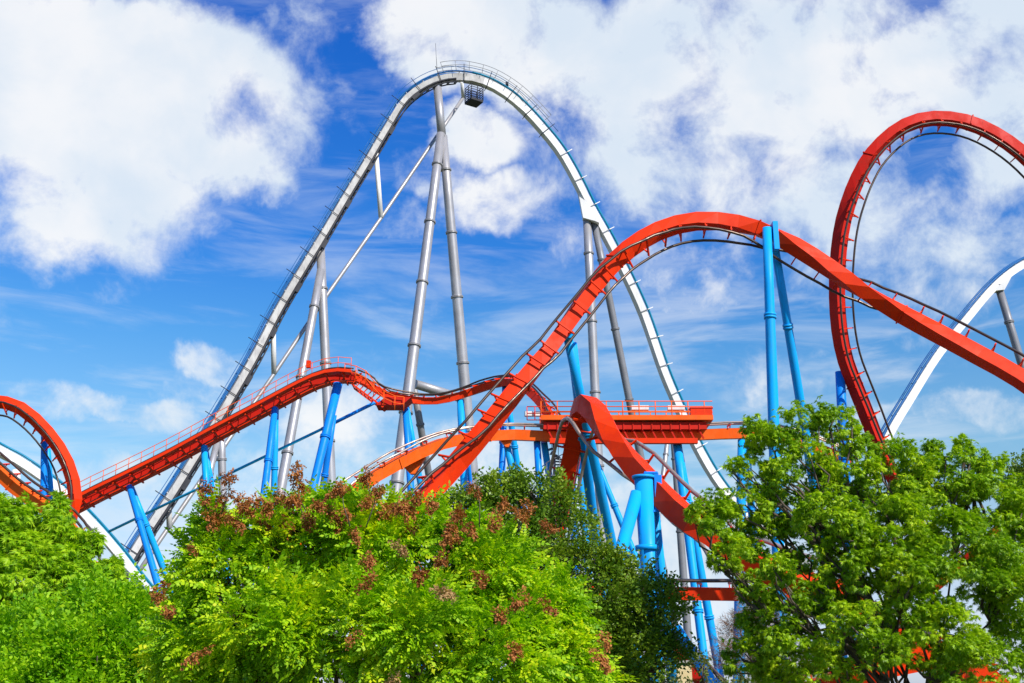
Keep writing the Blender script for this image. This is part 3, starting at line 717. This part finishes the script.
BG = 'blue supports of the red coaster'
def sup(label, legs, mat=None, ring=7.5): return support('track_support', label, legs, mat or M['cyan'], 'track support', BG, ring=ring)
sup('leftmost double blue support under the straight red lift hill', [((129, 486, 76.8), (155, 575, 75), .20, .25, M['blue']), ((131, 487, 77.2), (168, 580, 79), .20, .25)], ring=5)
sup('blue double support of the lift hill beside the short grey lift support', [((204, 446, 77), (209, 530, 76), .22, .27), ((205, 448, 77.3), (219, 530, 79), .20, .25)])
sup('splayed blue support of the lift hill left of the grey two legged support', [((275, 408, 77), (264, 495, 75), .22, .28, M['blue']), ((276, 409, 77.3), (274, 495, 77.5), .20, .25)])
sup('broad blue support under the crest of the red lift hill', [((338, 384, 77), (312, 492, 75), .32, .24, M['blue']), ((334, 415, 76.6), (321, 500, 78), .20, .26)], M['blue'])
sup('blue support behind the tall grey leg, holding the low flat red track', [((405, 404, 78.6), (411, 490, 77), .22, .28, M['blue']), ((406, 404, 78.8), (422, 492, 80), .20, .26)])
sup('slim blue support under the red hump right of the big grey leg', [((460.5, 400, 79.2), (464, 480, 79.2), .26, .28), ((462, 402, 79.6), (470, 480, 82), .14, .2, M['blue'])])
sup('blue support below the top of the low red hump', [((505, 387, 77.2), (502, 470, 76), .20, .27, M['blue']), ((506, 388, 77.4), (518, 470, 79), .20, .27), ((506, 441, 66.2), (514, 478, 67), .2, .24)])
sup('dark blue pair of legs under the left end of the platform', [((537, 442, 66.2), (539, 475, 66), .20, .24, M['blue']), ((544, 442, 66.6), (549, 475, 67.5), .2, .24)])
sup('group of thin blue legs behind the sharp bend', [((571, 442, 66.2), (574, 520, 66), .2, .22, M['blue']), ((578, 442, 66.4), (585, 530, 67), .18, .22), ((588, 442, 66.8), (637, 560, 66), .17, .2)])
sup('long blue legs dropping from the right end of the platform to the slanting track', [((677, 442, 66), (707, 683, 63), .27, .24), ((678, 443, 66.4), (721, 683, 67), .20, .24)], ring=6.5)
sup('blue legs half hidden in the left part of the big right tree', [((742, 440, 66), (739, 683, 66), .25, .34), ((746, 440, 66.4), (765, 683, 70), .2, .25)])
t = thing('diagonal_brace', 'short thick blue diagonal brace low in the sky gap', 'brace', at(677, 632, 60))
mb = MB(); a, b2 = leg_pts(at(676, 628, 59), at(708, 676, 58)); mb.tube([a, b2], .27, 12); mb.build('tube', M['cyan'], t)
t = thing('tie_pipe', 'thin cyan pipe slanting from the lift crest platform down to the left white track', 'pipe', at(109, 531, 84))
mb = MB(); mb.tube([at(380, 400, 77.4), at(322, 429, 78.5)], .13, 8); mb.build('pipe', M['blue'], t)
mb = MB(); mb.tube([at(322, 429, 78.5), at(109, 531.5, 86)], .105, 8); mb.build('pipe', M['tiecyan'], t)

# small cream hut
q = at(681, 668, 52); t = thing('park_hut', 'small cream walled hut at the bottom of the sky gap', 'hut', Vector((q.x, 52, 0)))
mb = MB(); mb.box((q.x, 52, q.z / 2 + .1), .75, 1.2, q.z + .2); mb.build('wall', M['cream'], t)
mb = MB(); zt2 = q.z + .2
rings = [[Vector((q.x - .45, y, zt2)), Vector((q.x + .45, y, zt2)), Vector((q.x + .35, y, zt2 + .10)), Vector((q.x - .35, y, zt2 + .10))] for y in (51.3, 52.7)]
mb.quadstrip(rings); mb.build('roof', M['concrete'], t)

# ------------------------------------------------------------------ TREES
def frames_from_dir(D, rng, roll=None):
    D = D / np.linalg.norm(D, axis=1, keepdims=True)
    a = rng.normal(size=D.shape); X = np.cross(D, a); X /= np.linalg.norm(X, axis=1, keepdims=True)
    # prefer leaf plane facing up/outwards: X horizontal
    h = np.cross(D, np.array([0, 0, 1.0])); hn = np.linalg.norm(h, axis=1, keepdims=True); h = h / np.maximum(hn, 1e-3)
    X = X * .75 + h * .9; X -= D * (X * D).sum(1, keepdims=True); X /= np.linalg.norm(X, axis=1, keepdims=True)
    Z = np.cross(X, D)
    return X, D, Z

def spray_template(kind, rng):
    """list of quads (4,3) in local frame x = side, y = along, z = normal"""
    Q = []
    def leaf(base, ang, L, W, dz=0., tw=0.):
        d = np.array([math.sin(ang), math.cos(ang), dz]); s = np.array([math.cos(ang), -math.sin(ang), tw])
        b = np.array(base, float)
        Q.append([b, b + d * L * .45 + s * W / 2, b + d * L, b + d * L * .45 - s * W / 2])
    if kind == 'pinnate':        # golden rain: rows of small leaflets
        for k in range(5):
            y = .06 + k * .075
            z = -.35 * y * y
            for s in (-1, 1): leaf((0, y, z), s * R(62 - k * 4), .115 - k * .008, .072, -.35 + rng.uniform(-.2, .2), rng.uniform(-.4, .4))
        leaf((0, .42, -.07), 0, .11, .06, -.4)
    elif kind == 'droop':        # fan of narrow pointed leaves hanging
        for k in range(9):
            a = R(-100 + 200 * (k / 8.0)) + rng.uniform(-.15, .15)
            leaf((0, .02 * k / 8, 0), a, rng.uniform(.14, .22), .045, -.75 + rng.uniform(-.2, .3), rng.uniform(-.5, .5))
    elif kind == 'round':        # small dense oval leaves
        for k in range(9):
            leaf((rng.uniform(-.07, .07), .02 + k * .028, rng.uniform(-.05, .05)), rng.uniform(-2.2, 2.2), rng.uniform(.065, .10), .048, rng.uniform(-.6, .6), rng.uniform(-.6, .6))
    elif kind == 'twig':
        for k in range(7):
            leaf((0, k * .05, 0), rng.uniform(-1.4, 1.4), rng.uniform(.10, .2), .008, rng.uniform(-.5, .6), rng.uniform(-.4, .4))
    elif kind == 'pod':          # papery capsules
        for k in range(6):
            leaf((rng.uniform(-.03, .03), k * .02, rng.uniform(-.03, .03)), rng.uniform(-2.5, 2.5), rng.uniform(.04, .065), .04, rng.uniform(-.8, .4), rng.uniform(-.7, .7))
    return np.array(Q)

def sprays_to_mesh(name, P, D, S, kind, mat, parent, seed, variants=4):
    rng = np.random.default_rng(seed)
    off = np.array(wloc(parent)) if parent is not None else np.zeros(3)
    X, Yv, Z = frames_from_dir(D, rng)
    V = []
    vi = rng.integers(0, variants, len(P))
    for v in range(variants):
        T = spray_template(kind, rng)                    # (q,4,3)
        m = vi == v
        if not m.any(): continue
        B = np.stack([X[m], Yv[m], Z[m]], axis=1)        # (n,3,3) rows basis
        pts = np.einsum('qkc,ncd->nqkd', T, B) * S[m][:, None, None, None] + P[m][:, None, None, :]
        V.append(pts.reshape(-1, 3))
    V = np.concatenate(V) - off
    nq = len(V) // 4
    me = bpy.data.meshes.new(name)
    me.vertices.add(len(V)); me.vertices.foreach_set('co', V.astype(np.float32).ravel())
    me.loops.add(nq * 4); me.loops.foreach_set('vertex_index', np.arange(nq * 4, dtype=np.int32))
    me.polygons.add(nq); me.polygons.foreach_set('loop_start', (np.arange(nq) * 4).astype(np.int32))
    try: me.polygons.foreach_set('loop_total', np.full(nq, 4, dtype=np.int32))
    except Exception: pass
    me.materials.append(mat); me.update(calc_edges=True); me.validate()
    o = bpy.data.objects.new(name, me); COL.objects.link(o); o.parent = parent
    return o

def unit(rng, n):
    v = rng.normal(size=(n, 3)); return v / np.linalg.norm(v, axis=1, keepdims=True)

def crown_points(lobes, rng, sub_r=(.28, .42), density=1.0, sub_per=16, droop=.35, back=1.0, drop=0.0):
    """lobes: (center Vector, radius) -> spray positions and directions; hierarchical clumps"""
    P = []; D = []
    for c, r in lobes:
        c = np.array(c)
        n = max(6, int(sub_per))
        u = unit(rng, n * 2); u = u[u[:, 2] > -.65][:n]
        for k in range(len(u)):
            sr = r * rng.uniform(*sub_r)
            if rng.random() < drop: continue
            sc = c + u[k] * (r - sr * .75) * rng.uniform(.85, 1.08)
            m = int(density * 62 * sr * sr * 4)
            if m < 4: m = 4
            w = unit(rng, m); w[:, 2] = w[:, 2] * .8 + .12
            # biased outwards from the lobe centre
            keep = (w @ u[k]) > rng.uniform(-.95, -.2, m)
            w = w[keep]
            rad = sr * rng.uniform(.55, 1.08, (len(w), 1))
            P.append(sc + w * rad * np.array([1.1, 1.1, .82]))
            d = w + u[k] * .5 + rng.normal(size=w.shape) * .35; d[:, 2] -= droop
            D.append(d)
    return np.concatenate(P), np.concatenate(D)

def wob(rng, a, b, n, amp):
    pts = []
    for k in range(n + 1):
        f = k / n; p = a.lerp(b, f)
        if 0 < k < n: p = p + Vector(rng.normal(size=3)) * amp * (b - a).length
        pts.append(p)
    return pts

def tree(name, label, lobes_px, Y, kind, mat, seed, cat='tree', group=None, dens=1.0, size=1.0, sub_per=16, sub_r=(.28, .42), droop=.35, base=None, trunk_r=.22, extra=(), crown_name='crown', limb_r=.06, limbs=True, drop=0.0, stray=0):
    rng = np.random.default_rng(seed)
    lobes = []
    for l in lobes_px:
        px, py, rp = l[:3]; dy = l[3] if len(l) > 3 else 0
        c = at(px, py, Y + dy); d = (c - Vector((0, 0, CAMZ))).dot(CF)
        lobes.append((c, rp * d / FPX))
    for c, r in extra: lobes.append((Vector(c), r))
    cx = sum(c.x * r ** 2 for c, r in lobes) / sum(r ** 2 for c, r in lobes)
    cy = sum(c.y * r ** 2 for c, r in lobes) / sum(r ** 2 for c, r in lobes)
    b0 = Vector(base) if base else Vector((cx, cy + .4, 0))
    t = thing(name, label, cat, b0, group)
    mb = MB()
    top = Vector((cx, cy + .3, max(1.2, min(c.z for c, r in lobes) - .2)))
    tp = wob(rng, b0 - Vector((0, 0, .3)), top, 5, .02)
    mb.tube(tp, [trunk_r * (1.25 - .5 * k / 5) for k in range(6)], 10)
    if limbs:
        for li, (c, r) in enumerate(lobes):
            if name == 'broadleaf_tree' and len(lobes) > 25 and li % 2: continue
            pts = wob(rng, tp[3 if r > .7 else 4], c, 6, .045)
            mb.tube(pts, [max(.018, limb_r * (1 - k / 6.5)) for k in range(7)], 7)
            for _ in range(5):
                e = c + Vector(unit(rng, 1)[0]) * r * .85
                mb.tube(wob(rng, pts[4], e, 4, .06), [.045, .035, .028, .02, .01], 5)
    mb.build('trunk', M['bark'], t)
    P, D = crown_points(lobes, rng, sub_r, dens, sub_per, droop, drop=drop)
    if stray:      # loose sprigs that break the outline
        for c, r in lobes:
            for _ in range(stray):
                u = unit(rng, 1)[0]; u[2] = abs(u[2]) + .2; u /= np.linalg.norm(u)
                m = int(rng.integers(5, 12)); f = rng.uniform(.95, 1.0 + rng.uniform(.1, .4), (m, 1))
                P = np.concatenate([P, np.array(c) + u * r * f + rng.normal(size=(m, 3)) * .05]); D = np.concatenate([D, u + rng.normal(size=(m, 3)) * .5])
    keep = P[:, 2] > .25
    P = P[keep]; D = D[keep]
    S = rng.uniform(.75, 1.25, len(P)) * size
    sprays_to_mesh(crown_name, P, D, S, kind, mat, t, seed + 5)
    return t, lobes, len(P)

cnt = {}
# left feathery tree
_, _, cnt['T1'] = tree('broadleaf_tree', 'light green tree with drooping leaves at the left edge under the small loop',
     [(10, 545, 42), (48, 560, 40), (-40, 560, 50), (30, 600, 55, -.6), (-20, 640, 60), (60, 525, 15), (20, 518, 20), (80, 570, 28), (106, 585, 24), (70, 610, 45), (58, 509, 12, 1), (-6, 520, 26), (120, 605, 26), (90, 545, 14), (110, 566, 9), (30, 660, 60, -1)],
     31, 'droop', M['leaf_feather'], 11, stray=2, drop=.08, dens=3.0, sub_per=22, size=.75, droop=.6)
_, _, cnt['T2'] = tree('broadleaf_tree', 'dense rounded bright green tree at the lower left in front of the drooping one',
     [(60, 655, 60), (110, 650, 58, -.2), (15, 680, 60), (150, 655, 42), (90, 690, 70, -.8), (175, 690, 50), (135, 615, 24), (85, 620, 34), (165, 628, 22), (50, 700, 60, -1)],
     25, 'round', M['leaf_bright'], 21, stray=4, dens=1.9, sub_per=18, size=1.2, sub_r=(.22, .40), droop=.1)
# golden rain tree
t3, lob3, cnt['T3'] = tree('golden_rain_tree', 'wide yellow green tree with brown seed pod clusters filling the lower centre',
     [(235, 580, 48), (300, 560, 55), (360, 560, 52), (420, 575, 58), (480, 590, 55), (530, 620, 50), (210, 640, 52), (275, 640, 62, -.7), (345, 640, 65, -1.0), (420, 650, 65, -1.0), (495, 670, 62, -.6), (560, 665, 42), (590, 690, 28),
      (225, 540, 22), (330, 515, 20), (395, 530, 24), (455, 540, 24), (270, 530, 22), (500, 555, 18), (200, 600, 20), (240, 690, 60), (560, 600, 16), (195, 560, 13), (213, 519, 10), (300, 508, 12), (365, 508, 12), (425, 520, 12)],
     20, 'pinnate', M['leaf_rain'], 31, stray=3, drop=.12, dens=1.9, sub_per=26, droop=.25, trunk_r=.25, size=.78)
_, _, cnt['T4'] = tree('broadleaf_tree', 'dark green dense tree behind and right of the tree with brown pods',
     [(510, 520, 38), (560, 540, 36), (480, 520, 28), (610, 600, 42), (580, 640, 50), (640, 620, 38), (640, 665, 40), (600, 690, 50), (530, 490, 16), (500, 492, 17), (555, 503, 18), (460, 508, 16), (590, 565, 22), (655, 595, 20), (665, 655, 20), (520, 580, 50), (620, 570, 13)],
     26, 'round', M['leaf_dark'], 41, stray=4, dens=2.2, sub_per=20, sub_r=(.24, .40), droop=.1, base=(2.1, 27, 0))
_, _, cnt['T5'] = tree('broadleaf_tree', 'large spreading mid green tree with open dark limbs on the right',
     [(775, 450, 26), (800, 425, 19), (835, 425, 24), (760, 435, 17), (800, 480, 40), (850, 470, 34), (745, 505, 30), (720, 520, 24), (700, 515, 15), (770, 545, 36, .5), (890, 480, 40), (930, 485, 34), (960, 480, 34), (985, 505, 36), (900, 540, 48, -.5),
      (960, 560, 52, -.8), (1010, 550, 48), (1000, 620, 60, -.8), (940, 640, 45, -1), (985, 680, 55, -1), (800, 640, 42, -.4), (770, 625, 30), (820, 680, 38, -.6), (760, 590, 24), (725, 560, 17), (1040, 600, 60), (860, 520, 30, .8), (835, 600, 28, .5), (740, 470, 12), (932, 449, 7), (745, 660, 22), (780, 690, 30), (965, 448, 9), (990, 468, 14), (855, 445, 16),(1040, 510, 40), (810, 520, 34), (880, 590, 34, .3), (820, 560, 22, 1.2), (905, 500, 30, 1), (870, 640, 30, 1.5), (910, 610, 28, -1), (845, 560, 30, -.8), (870, 575, 26, -1.2), (815, 600, 24, -.8), (880, 545, 26, -1), (830, 520, 34, -.8), (738, 548, 15, -1), (775, 572, 18, -1.2), (715, 530, 10, -1), (850, 625, 28, -1.4), (885, 655, 24, -1.4), (905, 575, 30, -1.2)],
     24, 'droop', M['leaf_big'], 51, limb_r=.045, drop=.07, stray=6, dens=5.6, sub_per=30, sub_r=(.16, .34), droop=.35, trunk_r=.2, base=(8.4, 24.6, 0), size=.44)
_, _, cnt['T6'] = tree('broadleaf_tree', 'small dark tree top peeping in at the far right edge', [(1026, 470, 14), (1040, 490, 30), (1060, 520, 40), (1018, 480, 8)], 40, 'round', M['leaf_dark'], 61, dens=1.3, sub_per=14, size=1.3)
_, _, cnt['T7'] = tree('dry_shrub', 'dry brown twiggy shrub between the big right tree and the sky gap', [(750, 650, 28), (765, 620, 20), (735, 670, 18), (740, 630, 10), (790, 670, 25)], 36, 'twig', M['twig'], 71, cat='shrub', dens=2.6, sub_per=14, trunk_r=.08, droop=-.6, size=1.3)
_, _, cnt['T8'] = tree('broadleaf_tree', 'olive green bush in front of the bottom of the sky gap', [(715, 700, 22), (755, 705, 28), (690, 706, 16), (700, 664, 7), (672, 700, 20)], 30, 'round', M['leaf_olive'], 81, cat='bush', dens=1.6, sub_per=12, trunk_r=.08)

# seed pod clusters of the golden rain tree
rng = np.random.default_rng(77)
PODS = [(int(206 + k * 14.7 + (k * 37 % 11)), int(498 + (k * 53 % 34) - (10 if k % 3 == 0 else 0))) for k in range(24)] + [(228, 478), (192, 548), (160, 592), (172, 560), (205, 500), (268, 512), (290, 500), (296, 472), (318, 505), (334, 492), (345, 512), (308, 520), (365, 476), (372, 500), (398, 506), (416, 498), (212, 520), (245, 505), (182, 575), (168, 610),
        (236, 520), (355, 535), (410, 515), (440, 560), (470, 530), (520, 600), (548, 606), (575, 600), (368, 560), (400, 548), (385, 590), (366, 583), (354, 638), (380, 668), (392, 678), (197, 655), (330, 605), (445, 590), (480, 578), (432, 605),
        (500, 615), (515, 650), (545, 655), (605, 640), (600, 660), (475, 615), (420, 575), (450, 540), (485, 545), (280, 495), (386, 512), (430, 510), (458, 512), (340, 525), (290, 660), (255, 500), (224, 497), (300, 485), (378, 490), (262, 522)]
for k, (px, py) in enumerate(PODS):
    if py > 540 and k % 3 == 0: continue
    pale = k in (51, 53, 58, 61, 66, 69)
    up_top = py < 530
    Yp = 19.15 + rng.uniform(-.45, .45) if up_top else 17.6 + rng.uniform(-.2, .5)
    c = np.array(at(px, py, Yp)); n = int(rng.integers(18, 60))
    w = unit(rng, n); ext = np.array([rng.uniform(.06, .12), .08, rng.uniform(.08, .17)]) * (.45 + n / 90)
    P = c + w * ext * rng.uniform(.2, 1.05, (n, 1)) + (w[:, 2:3] * ext[2]) * np.array([rng.normal() * .5, 0, 0])
    sprays_to_mesh('seed_cluster', P, w + np.array([0, 0, -.6]), rng.uniform(.8, 1.25, n) * .72, 'pod', M['pod_pale'] if pale else M['pod'], t3, 900 + k, variants=3)
    if py < 492:
        mb = MB(); mb.tube([Vector(c) + Vector((0, 0, .12)), Vector(c) + Vector((rng.uniform(-.08, .08), .05, -.25)), Vector(c) + Vector((rng.uniform(-.2, .2), .1, -.6))], [.006, .008, .012], 5); mb.build('stalk', M['bark'], t3)
print('SPRAYS', cnt)
